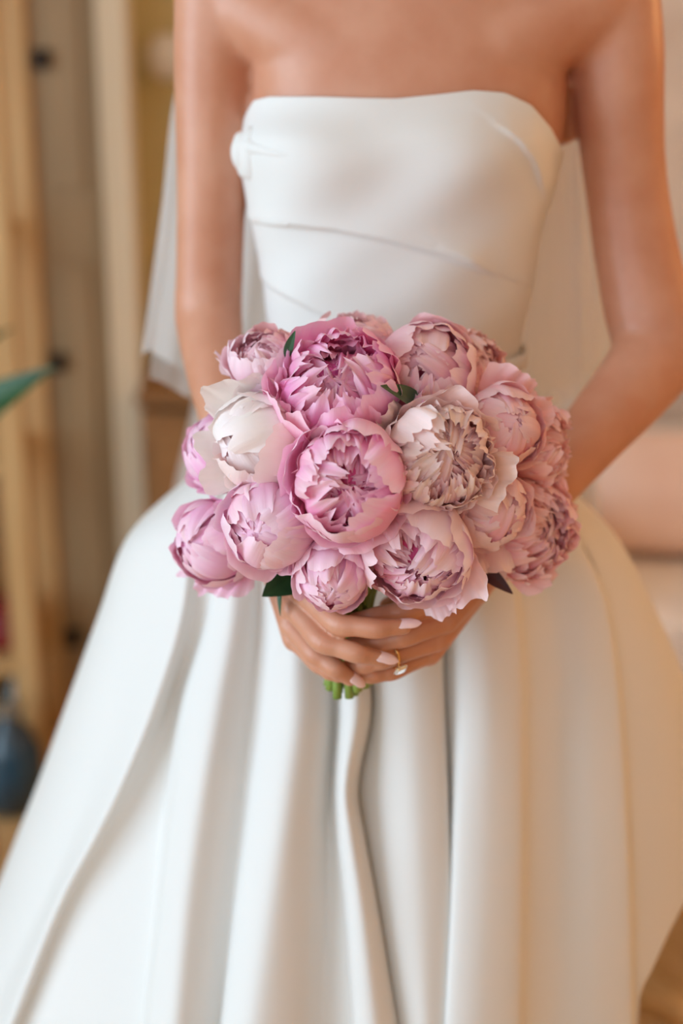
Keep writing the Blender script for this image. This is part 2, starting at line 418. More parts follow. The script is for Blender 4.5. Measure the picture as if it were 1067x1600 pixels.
# potted plant beyond the left edge, two leaves reaching into view
def leaf_mesh(length, width, bend, fold=0.25, n=14, m=6, wave=0.0):
    V = []
    for i in range(n + 1):
        t = i / n
        hw = width * (math.sin(math.pi * t ** 0.8) ** 0.85) * (1 - 0.25*t) + 0.0004
        for jj in range(-m, m + 1):
            s = jj / m
            V.append(Vector((s*hw, t*length, bend*length*t*t*-1 + fold*abs(s)*hw + wave*math.sin(t*9 + s*2)*s*s*hw)))
    return mesh('leaf', V, grid_faces(n + 1, 2*m + 1))
def place_leaf(base, tip, normal, width, m, parent, bend=0.1, wave=0.0, label=None, name='leaf'):
    base = Vector(base); tip = Vector(tip)
    d_ = tip - base; me = leaf_mesh(d_.length, width, bend, wave=wave)
    y = d_.normalized(); z = (Vector(normal) - y*Vector(normal).dot(y)).normalized(); x = y.cross(z)
    mt = Matrix((x, y, z)).transposed().to_4x4(); mt.translation = base
    o = link(name, me, m, parent)
    o.matrix_local = (parent.matrix_world.inverted() @ mt) if parent else mt
    if label: o['label'] = label
    return o
plY = 0.55
pc = Vector((-0.64, plY + 0.05, 0))
plant = empty('potted_plant', pc); tag(plant, 'potted plant with long dark green leaves beside the pine rack', 'plant')
bpy.context.view_layer.update()
link('pot', mesh('pot', *lathe([(0.07, 0), (0.08, 0.004), (0.105, 0.17), (0.115, 0.175), (0.115, 0.2), (0.1, 0.2), (0.095, 0.17)], 32)), 'terracotta', plant)
link('soil', mesh('soil', *lathe([(0.094, 0.16), (0.094, 0.176), (0.05, 0.181), (0.01, 0.182)], 24)), 'soil', plant)
def rel(o, pts): return [(q[0]-o.location.x, q[1]-o.location.y, q[2]-o.location.z, q[3]) for q in pts]
stem_top = Vector((pc.x, plY, 1.12))
link('stalk', mesh('stalk', *tube(rel(plant, [(pc.x, plY+.05, 0.17, 0.009), (pc.x+0.002, plY+.05, 0.6, 0.008), (pc.x, plY+.05, 1.14, 0.005)]), 6, 10)), 'stem', plant)
la = W(-30, 672, plY); lb = W(72, 566, plY - 0.02)
place_leaf((pc.x, plY + 0.05, W(-60, 760, plY).z), lb, (-0.6, -0.75, 0.4), 0.042, 'leaf', plant, 0.06)
lb2 = W(22, 488, plY + 0.25)
place_leaf((pc.x, plY + 0.05, lb2.z - 0.1), lb2, (0.1, -0.4, 0.9), 0.02, 'leaf', plant, 0.1)
for k in range(7):
    a = 1.9 + (k*1.13) % 2.5; z = 0.5 + 0.08*k
    place_leaf((pc.x, plY + 0.05, z), (pc.x + 0.24*math.cos(a), plY + 0.05 + 0.24*math.sin(a), z + 0.13), (0, 0, 1), 0.025, 'leaf', plant, 0.25)

# white slip-covered settee and blush cushion behind on the right
sf = empty('settee', (0.95, 1.25, 0)); tag(sf, 'white linen slipcovered settee behind the bride', 'settee')
sY = 0.98
topz = W(1040, 735, sY + 0.42).z
def soft(name, c, s, m, parent, bev, puff=0.0):
    bm = bmesh.new(); bmesh.ops.create_cube(bm, size=1.0); bmesh.ops.subdivide_edges(bm, edges=bm.edges, cuts=9, use_grid_fill=True)
    V = []
    for v in bm.verts:
        q = v.co * 2
        f = (1 - q.x**2*0.5) * (1 - q.z**2*0.5)
        e = [0, 0, 0]
        for i2 in range(3):
            e[i2] = q[i2]
        l = (abs(q.x)**8 + abs(q.y)**8 + abs(q.z)**8) ** (1/8)
        q2 = q / max(l, 1e-6) * max(abs(q.x), abs(q.y), abs(q.z))
        V.append(Vector((q2.x*s[0]/2, q2.y*s[1]/2*(1 + puff*f), q2.z*s[2]/2)) + Vector(c) )
    Fc = [tuple(v.index for v in f.verts) for f in bm.faces]; bm.free()
    return link(name, mesh(name, V, Fc), m, parent)
soft('base', (0, 0, 0.2), (1.36, 0.62, 0.28), 'linen', sf, 0)
soft('backrest', (0, 0.24, topz/2 + 0.1), (1.36, 0.2, topz - 0.1), 'linen', sf, 0)
for s in (-1, 1): soft('armrest', (s*0.62, -0.04, 0.32), (0.16, 0.6, 0.5), 'linen', sf, 0)
for s in (-1, 1): soft('seat_cushion', (s*0.27, -0.06, 0.36), (0.53, 0.5, 0.13), 'linen', sf, 0)
for sx in (-0.6, 0.6):
    for sy in (-0.26, 0.26):
        link('leg', mesh('leg', *lathe([(0.016, 0), (0.02, 0.02), (0.026, 0.07)], 14)), 'walnut', sf).location = (sx, sy, 0)
cu = soft('cushion', (0, 0, 0), (0.40, 0.13, 0.22), 'blush', None, 0, 0.5)
cu.location = (0.66, 1.283, 0.541); cu.rotation_euler = (R(-14), 0, R(-6))
tag(cu, 'blush pink linen cushion leaning on the white settee', 'cushion')

# low cream-gilt plinth with stepped moulding, on the floor at the right
pp = floor_at(1098, 1556)
pl = empty('footstool', (pp.x, pp.y + 0.03, 0)); tag(pl, 'low cream and gilt wooden footstool with stepped moulding on the floor', 'footstool')
link('base', mesh('base', *lathe([(0.175, 0.0), (0.178, 0.004), (0.178, 0.022), (0.168, 0.026)], 8, rot=R(22))), 'giltwood', pl, smooth=False)
link('moulding', mesh('moulding', *lathe([(0.158, 0.0265), (0.162, 0.034), (0.166, 0.05), (0.158, 0.064), (0.146, 0.072), (0.142, 0.078)], 8, rot=R(22))), 'giltwood', pl, smooth=False)
link('drum', mesh('drum', *lathe([(0.135, 0.0785), (0.132, 0.12), (0.126, 0.19), (0.13, 0.22)], 8, rot=R(22))), 'giltwood', pl, smooth=False)
link('top', mesh('top', *lathe([(0.14, 0.2205), (0.15, 0.226), (0.15, 0.25), (0.142, 0.256)], 8, rot=R(22))), 'giltwood', pl, smooth=False)

# floor lamp with a warm bulb, out of view to the right
lp = empty('floor_lamp', (1.25, 0.25, 0)); tag(lp, 'brass floor lamp with a cream shade, lit warm', 'lamp')
link('base', mesh('base', *lathe([(0.14, 0), (0.15, 0.01), (0.14, 0.025), (0.02, 0.04)], 28)), 'brass', lp)
link('pole', mesh('pole', *lathe([(0.01, 0.035), (0.01, 1.55)], 14)), 'brass', lp)
sh = link('shade', mesh('shade', lathe([(0.2, 1.42), (0.14, 1.74)], 32)[0], [f for f in lathe([(0.2, 1.42), (0.14, 1.74)], 32)[1] if len(f) == 4]), 'tulle', lp)
bl = bpy.data.lights.new('warm_bulb', 'POINT'); bl.energy = 15; bl.color = (1.0, 0.52, 0.20); bl.shadow_soft_size = 0.09
bo = bpy.data.objects.new('warm_bulb', bl); COL.objects.link(bo); bo.location = (1.25, 0.25, 1.58)

# unseen hanging lamp added as warm fill for the right side of the dress
pd = empty('added_fill_lamp', (1.35, -1.3, 2.15)); tag(pd, 'added warm fill lamp on a ceiling cord, out of view', 'lamp')
link('cord', mesh('cord', *lathe([(0.004, 0.12), (0.004, 0.598)], 8)), 'iron', pd)
link('cap', mesh('cap', *lathe([(0.05, 0.09), (0.045, 0.115), (0.012, 0.125)], 20)), 'brass', pd)
link('shade', mesh('shade', lathe([(0.15, -0.02), (0.12, 0.06), (0.05, 0.095)], 28)[0], [f for f in lathe([(0, 0)]*3, 28)[1] if len(f) == 4]), 'brass', pd)
b2 = bpy.data.lights.new('added_fill_bulb', 'POINT'); b2.energy = 5; b2.color = (1.0, 0.62, 0.34); b2.shadow_soft_size = 0.08
b2o = bpy.data.objects.new('added_fill_bulb', b2); COL.objects.link(b2o); b2o.location = (1.35, -1.3, 2.1)

# ------------------------------------------------------------------ the bride: body
# torso rows: pixel row, left px, right px (in the plane through her axis), front depth, back depth
TR = [(1000, 400, 830, .10, .10), (800, 415, 815, .11, .11), (690, 428, 806, .10, .10), (600, 436, 803, .088, .085), (520, 428, 806, .09, .085), (440, 420, 822, .095, .085),
      (340, 403, 838, .098, .088), (250, 388, 866, .10, .09), (200, 388, 880, .098, .09), (150, 394, 884, .093, .09),
      (100, 396, 880, .086, .088), (40, 390, 885, .076, .085), (-20, 385, 890, .066, .08), (-70, 400, 880, .056, .075), (-110, 470, 820, .05, .068), (-150, 560, 730, .05, .06)]
TZ = []
for py, l, r_, df, db in TR:
    a = W(l, py, 0); b = W(r_, py, 0)
    TZ.append((a.z, (a.x + b.x)/2, (b.x - a.x)/2, df, db))
TZ = sorted(TZ); TZa = np.array(TZ)
# dense smooth table
_t = np.array(cr(TZ, 12)); 
def prof(z):
    return [float(np.interp(z, _t[:, 0], _t[:, k])) for k in (1, 2, 3, 4)]
YC = 0.0
def torso_pt(z, th, off=0.0):
    xc, hw, df, db = prof(z)
    c, s = math.cos(th), math.sin(th)          # th = -90deg is front
    e = 2/2.35
    X = math.copysign(abs(c)**e, c) * (hw + off); Yv = math.copysign(abs(s)**e, s) * ((df if s < 0 else db) + off)
    return Vector((xc + X, YC + Yv, z))
rings = []
zs = np.linspace(TZ[0][0], TZ[-1][0], 60)
for z in zs: rings.append([torso_pt(z, 2*math.pi*k/48) for k in range(48)])
def T(lst, flat=1.0, n=5, seg=18, caps=(True, True)):
    """tube from (px, py, Y, radius px)"""
    pts = []
    for px, py, Y, r in lst:
        p = W(px, py, Y); pts.append((p.x, p.y, p.z, r * depth(p) / F))
    return tube(pts, n, seg, flat=flat, caps=caps)
body = [loft(rings)]
# right arm (viewer's left)
body.append(T([(372, -95, .01, 46), (348, -40, .005, 72), (336, 50, .0, 66), (332, 150, .0, 61), (331, 250, .0, 57), (329, 350, .003, 54.5), (327, 430, .005, 53.5), (326, 495, .0, 54), (334, 555, -.035, 51), (352, 640, -.085, 46), (384, 745, -.14, 39), (428, 862, -.195, 31)], 0.95))
# left arm
body.append(T([(905, -95, .01, 46), (950, -40, .005, 70), (963, 50, .0, 74), (968, 150, .0, 70.5), (972, 230, .0, 67), (981, 310, .0, 65), (995, 400, -.005, 67), (1012, 480, -.015, 70), (1026, 548, -.03, 70), (988, 606, -.06, 64), (938, 664, -.09, 57), (880, 732, -.125, 50), (815, 812, -.165, 40), (768, 876, -.2, 33)], 0.95))
# axillary folds, clavicles, trapezius, neck, head
body.append(T([(520, 75, -.028, 84), (450, 40, -.018, 78), (380, 0, -.006, 70)]))
body.append(T([(765, 75, -.028, 84), (835, 40, -.018, 82), (930, 0, -.006, 74)]))
body.append(T([(872, 60, .02, 46), (884, 130, .028, 36), (880, 205, .03, 26)]))
body.append(T([(410, 60, .02, 46), (396, 130, .028, 34), (398, 205, .03, 24)]))
body.append(T([(625, -28, -.072, 9), (540, -40, -.066, 9), (450, -52, -.03, 11)]))
body.append(T([(668, -28, -.072, 9), (750, -40, -.066, 9), (850, -52, -.03, 11)]))
body.append(T([(440, -85, .02, 40), (560, -130, .03, 55), (645, -165, .03, 60), (730, -130, .03, 55), (860, -85, .02, 40)]))
body.append(T([(645, -100, .015, 80), (645, -190, .01, 78), (645, -300, .0, 80)]))
hx = W(645, -200, 0); hc = Vector((hx.x, -0.03, hx.z + 0.19))
hr = []
for i in range(25):
    f = math.pi*(i + 0.5)/25; zz = math.cos(f); rr = math.sin(f)
    tap = 1.0 if zz > -0.1 else 1 - 0.32*((-0.1 - zz)/0.9)**1.2
    hr.append([hc + Vector((0.074*rr*tap*math.cos(a), (0.095*rr*tap)*math.sin(a) - (0.012 if zz < -.3 and math.sin(a) < 0 else 0), 0.115*zz)) for a in [2*math.pi*k/28 for k in range(28)]][::-1])
body.append(loft(hr[::-1]))
def HT(pts, **k): return tube([(hc.x + a, hc.y + b, hc.z + c, r) for a, b, c, r in pts], 4, 12, **k)
body.append(HT([(0, -.088, .015, .008), (0, -.103, -.012, .009), (0, -.11, -.03, .011), (0, -.096, -.038, .009)]))          # nose
body.append(HT([(-.024, -.082, -.062, .006), (0, -.092, -.06, .008), (.024, -.082, -.062, .006)]))                             # lips
body.append(HT([(-.02, -.084, -.072, .006), (0, -.092, -.073, .008), (.02, -.084, -.072, .006)]))
body.append(HT([(-.012, -.085, -.096, .014), (.012, -.085, -.096, .014)]))                                                     # chin
for s in (-1, 1):
    body.append(HT([(s*.05, -.072, .03, .008), (s*.032, -.086, .034, .009), (s*.012, -.09, .028, .007)]))                      # brow
    body.append(HT([(s*.036, -.08, .006, .013), (s*.028, -.082, .006, .013)]))                                                 # eye
    body.append(HT([(s*.073, .0, -.03, .008), (s*.08, .01, .0, .011), (s*.082, .016, .024, .009)]))                            # ear
# legs and shoes' worth of foot, hidden in the skirt, carry her on the floor
for s in (-1, 1):
    x = prof(TZ[0][0])[0] + s*0.075
    body.append(tube([(x, 0, TZ[0][0] + 0.08, .085), (x, 0, .62, .075), (x, 0, .45, .055), (x, .01, .3, .052), (x, .01, .12, .034), (x, .0, .05, .036)], 5, 16))
    body.append(tube([(x, .03, .035, .032), (x, -.06, .03, .032), (x, -.14, .024, .02)], 4, 12))
bme = remesh(body, 0.0036, 26)

# ------------------------------------------------------------------ hands
def finger(pts, rads, n=6):
    P = []
    for (px, py, Y), r in zip(pts, rads):
        p = W(px, py, Y); P.append((p.x, p.y, p.z, r))
    return P
FR = {
 'ri': [(474, 928, -.285), (528, 975, -.326), (588, 982, -.336), (632, 979, -.330)],
 'rm': [(460, 952, -.285), (502, 1002, -.322), (556, 1020, -.332), (596, 1030, -.326)],
 'rr': [(456, 978, -.272), (490, 1020, -.303), (524, 1045, -.314), (548, 1061, -.309)],
 'rp': [(462, 1000, -.254), (496, 1036, -.282), (516, 1050, -.291), (530, 1057, -.294)],
 'li': [(698, 936, -.280), (634, 955, -.306), (588, 964, -.308), (552, 970, -.300)],
 'lm': [(692, 972, -.284), (632, 994, -.311), (584, 1004, -.311), (548, 1008, -.301)],
 'lr': [(680, 1000, -.279), (602, 1028, -.307), (568, 1038, -.306), (542, 1043, -.299)],
 'lp': [(668, 1022, -.266), (614, 1048, -.293), (582, 1055, -.299), (558, 1057, -.297)],
}
RB = (.0105, .0095, .0086, .0066)
def rad_for(k): 
    s = {'i': 1.0, 'm': 1.0, 'r': 0.98, 'p': 0.88}[k[1]]
    return [s*a for a in RB]
def hand(side, wrist, thumb):
    parts = []
    wv = W(*wrist)
    for k in 'imrp':
        f = FR[side + k]; P = finger(f, rad_for(side + k))
        # denser chain with slight knuckle swelling and slimmer shafts
        Q = []
        for a, b in zip(P[:-1], P[1:]):
            m_ = [(a[i] + b[i])/2 for i in range(4)]; m_[3] *= 0.95
            Q += [a, tuple(m_)]
        Q.append(P[-1])
        parts.append(tube(Q, 5, 16, flat=0.92))
        mc = P[0]; 
        a = (wv.x + (mc[0]-wv.x)*0.08, wv.y + (mc[1]-wv.y)*0.08, wv.z + (mc[2]-wv.z)*0.08, .0165)
        b = ((a[0]+mc[0])/2, (a[1]+mc[1])/2, (a[2]+mc[2])/2, .0135)
        parts.append(tube([a, b, (mc[0], mc[1], mc[2], .0112)], 5, 16))
    ks = [finger(FR[side + k], rad_for(side + k))[0] for k in 'imrp']
    for a, b in zip(ks[:-1], ks[1:]):           # flesh between the metacarpals
        m_ = [(a[i] + b[i])/2 for i in range(3)]
        parts.append(tube([(wv.x, wv.y, wv.z, .017), ((wv.x+m_[0])/2, (wv.y+m_[1])/2, (wv.z+m_[2])/2, .014), (wv.x*0.1+m_[0]*0.9, wv.y*0.1+m_[1]*0.9, wv.z*0.1+m_[2]*0.9, .010)], 5, 14))
    P = finger(thumb, (.0135, .0118, .0105, .0085)); parts.append(tube(P, 6, 16))
    fa = FA[side]
    pts = []
    for px, py, Y, r in fa:
        p = W(px, py, Y); pts.append((p.x, p.y, p.z, r*depth(p)/F))
    parts.append(tube(pts + [(wv.x, wv.y, wv.z, .0215)], 5, 20, flat=0.9))
    return remesh(parts, 0.00115, 5)
FA = {'r': [(384, 745, -.14, 38), (410, 812, -.172, 33)], 'l': [(815, 812, -.165, 39), (788, 848, -.185, 35)]}
hr_me = hand('r', (432, 872, -.205), [(448, 895, -.225), (490, 925, -.234), (525, 945, -.234), (550, 955, -.236)])
hl_me = hand('l', (762, 884, -.205), [(740, 900, -.220), (690, 922, -.228), (640, 938, -.228), (606, 948, -.230)])
bm = bmesh.new()
for me in (bme, hr_me, hl_me): bm.from_mesh(me)
me = bpy.data.meshes.new('body'); bm.to_mesh(me); bm.free()
person = empty('person', (prof(1.0)[0], 0, 0))
tag(person, 'woman in a strapless ivory wedding dress holding a bouquet of peonies', 'person')
bpy.context.view_layer.update()
def part(name, me, m, smooth=True, label=None, parent=None):
    o = link(name, me, m, parent or person, smooth)
    me.transform(Matrix.Translation(-person.location))
    if label: o['label'] = label
    return o
part('body', me, 'skin')

# hair: drawn back into a low knot
def ball(c, s, seg=24):
    return lathe([(math.sin(math.pi*(i+.5)/16)*s[0], -math.cos(math.pi*(i+.5)/16)*s[2]) for i in range(16)], seg, c)
hv = []
V, Fc = ball((0, 0, 0), (0.081, 0.1, 0.118), 32)
V = [Vector((v.x, v.y*1.26, v.z)) for v in V]
V = [Vector((hc.x + v.x, hc.y + 0.016 + (v.y if v.y > -0.06 else v.y*0.3 - 0.042), hc.z + 0.012 + max(v.z, -0.07 if v.y > 0 else 0.05*(1 if v.z > 0.05 else v.z/0.05)))) for v in V]
kn = ball((hc.x, hc.y + 0.125, hc.z - 0.03), (0.048, 0.048, 0.045))
hme = remesh([(V, Fc), kn], 0.004, 6)
part('hair', hme, 'hair', label='brown hair drawn back into a low knot')

# fingernails
def nail(tip, prev, normal, length, width, over):
    tip = Vector(tip); prev = Vector(prev)
    y = (tip - prev).normalized(); z = (Vector(normal) - y*Vector(normal).dot(y)).normalized(); x = y.cross(z)
    n, m_ = 12, 6; V = []
    for i in range(n + 1):
        t = i/n
        hw = width/2 * (min(1, (t/0.12)**0.5) if t < 0.12 else 1) * (1 if t < 0.5 else max(0.0, 1 - ((t - 0.5)/0.5)**2.2)**0.8 + 0.02)
        for jj in range(-m_, m_ + 1):
            s = jj/m_
            V.append(tip + y*(t*length - length + over) + x*(s*hw) + z*(.0066 - .5*(s*hw)**2/.0062 - 0.0016*(t - 0.35)**2*4))
    me = mesh('fingernail', V, grid_faces(n+1, 2*m_+1)); return me
for k, nrm, ln in (('ri', (-0.05, -0.58, 0.80), .022), ('rm', (0.0, -0.70, 0.70), .022), ('rr', (0.35, -0.7, 0.6), .0185)):
    f = FR[k]; o = part('fingernail', nail(W(*f[3]), W(*f[2]), nrm, ln, .0098, .0135), 'nail')
    sm = o.modifiers.new('s', 'SOLIDIFY'); sm.thickness = .0009; sm.offset = -1

# ------------------------------------------------------------------ engagement ring on her left hand
fr = FR['lr']; a = W(*fr[0]); b = W(*fr[1])
rc = a.lerp(b, 0.87); ax = (b - a).normalized()
ringo = empty('ring', rc); tag(ringo, 'gold engagement ring with a cushion-cut diamond on her ring finger', 'ring')
down = Vector((0.08, -0.82, -0.58)); down = (down - ax*down.dot(ax)).normalized(); side = ax.cross(down)
V = []; rr_ = .0103
for i in range(40):
    t = 2*math.pi*i/40; rd = down*math.cos(t) + side*math.sin(t)
    for k in range(10):
        s = 2*math.pi*k/10; V.append(rd*(rr_ + .0009*math.cos(s)) + ax*(.0011*math.sin(s)))
Fc = [(i*10+k, i*10+(k+1) % 10, ((i+1) % 40)*10+(k+1) % 10, ((i+1) % 40)*10+k) for i in range(40) for k in range(10)]
link('band', mesh('band', V, Fc), 'gold', ringo)
dc = down*(rr_ + .0035)
def dring(r, h, n=16, ph=0.0):
    r *= 1.42; h *= 1.3
    out = []
    for k in range(n):
        t = 2*math.pi*(k + ph)/n; c, s = math.cos(t), math.sin(t)
        e = 0.55; out.append(dc + down*h + (ax*math.copysign(abs(c)**e, c) + side*math.copysign(abs(s)**e, s))*r*0.9)
    return out
V = dring(.0002, -.0032) + dring(.0044, -.0003) + dring(.0045, .0002) + dring(.0036, .0012, ph=.5) + dring(.0026, .0018)
Fc = grid_faces(5, 16, True) + [tuple(range(15, -1, -1)), tuple(64 + k for k in range(16))]
link('diamond', mesh('diamond', V, Fc), 'diamond', ringo, smooth=False)
for sx in (-1, 1):
    for sy in (-1, 1):
        p0 = down*rr_; p1 = dc + (ax*sx + side*sy)*.0036 + down*.0009
        link('prong', mesh('prong', *tube([(*p0, .0005), (*(p0.lerp(p1, .6) + (ax*sx + side*sy)*.0008), .0005), (*p1, .0006)], 3, 6)), 'silver', ringo)

# ------------------------------------------------------------------ bodice
NL = [(370, 215), (385, 176), (396, 156), (420, 150), (500, 150), (560, 152), (620, 153), (680, 147), (740, 140), (790, 144), (830, 163), (860, 198), (884, 243), (900, 260)]
nlx = [q[0] for q in NL]; nly = [q[1] for q in NL]
BF = [  # drape folds of the bodice: pixel polyline, height (m), width px, sign side that stands proud (above the line)
    ([(385, 338), (440, 347), (520, 356), (600, 372), (690, 396), (775, 428)], .0055, 38),
    ([(405, 428), (430, 448), (470, 470), (520, 497), (600, 535)], .004, 30),
    ([(765, 188), (800, 215), (828, 255), (848, 312)], .0045, 26),
    ([(690, 385), (725, 400), (760, 424)], .003, 14),
]
def seg_dist(px, py, poly):
    best = None
    for (ax_, ay), (bx, by) in zip(poly[:-1], poly[1:]):
        vx, vy = bx-ax_, by-ay; L2 = vx*vx+vy*vy
        t = max(0, min(1, ((px-ax_)*vx + (py-ay)*vy)/L2))
        ddx, ddy = px-(ax_+t*vx), py-(ay+t*vy); dd = math.hypot(ddx, ddy)
        sg = 1 if (vx*ddy - vy*ddx) > 0 else -1      # +: below / right-hand of the line
        if best is None or dd < best[0]: best = (dd, sg, t)
    return best
def bodice_off(px, py):
    o = 0.0
    # bust
    for bx, by, sx, sy, h in ((486, 236, 92, 84, .017), (726, 240, 96, 88, .018)):
        o += h*math.exp(-((px-bx)/sx)**2 - ((py-by)/sy)**2)
    for poly, h, wd in BF:
        dd, sg, t = seg_dist(px, py, poly)
        ex = min(abs(px-poly[0][0]) + abs(py-poly[0][1]), abs(px-poly[-1][0]) + abs(py-poly[-1][1]))
        taper = min(1, 0.35 + ex/70)
        if poly[0][0] < 420: taper = min(1, 0.3 + (abs(px-poly[-1][0]) + abs(py-poly[-1][1]))/90)
        if sg < 0: o += h*taper*math.exp(-dd/wd)
        else: o += h*taper*math.exp(-(dd/3.5)**2)
    o += .0016*math.sin(px*0.031 + py*0.02)*math.sin(py*0.027 - 1.0)
    return o
NT, NZ = 220, 130
zb = W(620, 655, -0.09).z
rows = [[None]*NT for _ in range(NZ)]
for k in range(NT):
    th = 2*math.pi*k/NT
    z = 1.27
    front = math.sin(th) < 0.25
    for it in range(9):
        p = torso_pt(z, th, .005); px, py = proj(p)
        ty = float(np.interp(px, nlx, nly))
        if not front: ty = max(ty, 215)
        z += (py - ty)*0.85*depth(p)/F
    if not front: z = min(z, W(884, 243, 0).z + 0.0)
    zt = z
    for i in range(NZ):
        s = i/(NZ-1)
        zz = zt + (zb - zt)*s
        p = torso_pt(zz, th, .0055)
        px, py = proj(p)
        n_ = (torso_pt(zz, th + .02, .0) - torso_pt(zz, th - .02, .0)).cross(Vector((0, 0, 1))).normalized()
        fr_ = max(0.0, min(1.0, 0.35 - math.sin(th)*1.3))
        o = bodice_off(px, py)*fr_*float(sstep(0, .13, s) if True else 1)
        rows[i][k] = p + n_*o
V = [p for r_ in rows for p in r_]
bod = part('bodice', mesh('bodice', V, grid_faces(NZ, NT, True)), 'satin', label='ivory satin strapless bodice with diagonal draped folds')
sm = bod.modifiers.new('s', 'SOLIDIFY'); sm.thickness = .0035; sm.offset = 1
ss_ = bod.modifiers.new('ss', 'SUBSURF'); ss_.levels = 1; ss_.render_levels = 1
# gathered knot of cloth at the side seam, left of the bust
kp = []
def knot(px, py, Y, r, sq=(1, 1, 1.3)):
    p = W(px, py, Y); q = r*depth(p)/F
    V, Fc = lathe([(math.sin(math.pi*(i+.5)/10)*q*sq[0], -math.cos(math.pi*(i+.5)/10)*q*sq[2]) for i in range(10)], 16, p); return V, Fc
km = remesh([knot(378, 238, -.05, 18, (1, 1, 1.6)), knot(377, 222, -.05, 13), knot(384, 262, -.05, 14), knot(396, 240, -.055, 22, (1, 1, 2.0)),
             T([(378, 225, -.05, 14), (430, 238, -.088, 10), (470, 245, -.105, 4)])], 0.0014, 8)
part('gathered_knot', km, 'satin', parent=person)
km2 = remesh([knot(402, 340, -.045, 12, (1, 1, .9)), T([(398, 340, -.045, 8), (420, 345, -.07, 8), (450, 350, -.088, 4)])], 0.0014, 6)
part('gathered_knot', km2, 'satin')
# waist seam band
rings = []
zc0 = W(700, 578, -.07).z
for dz, off in ((-.008, .0085), (-.006, .0115), (0, .0125), (.006, .0115), (.008, .0085)):
    rings.append([torso_pt(zc0 + dz, 2*math.pi*k/96, off) for k in range(96)])
part('waist_band', mesh('waist_band', [p for r_ in rings for p in r_], grid_faces(5, 96, True)), 'satin')

# ------------------------------------------------------------------ skirt
RY = [600, 660, 740, 850, 950, 1100, 1240, 1300, 1400, 1600]
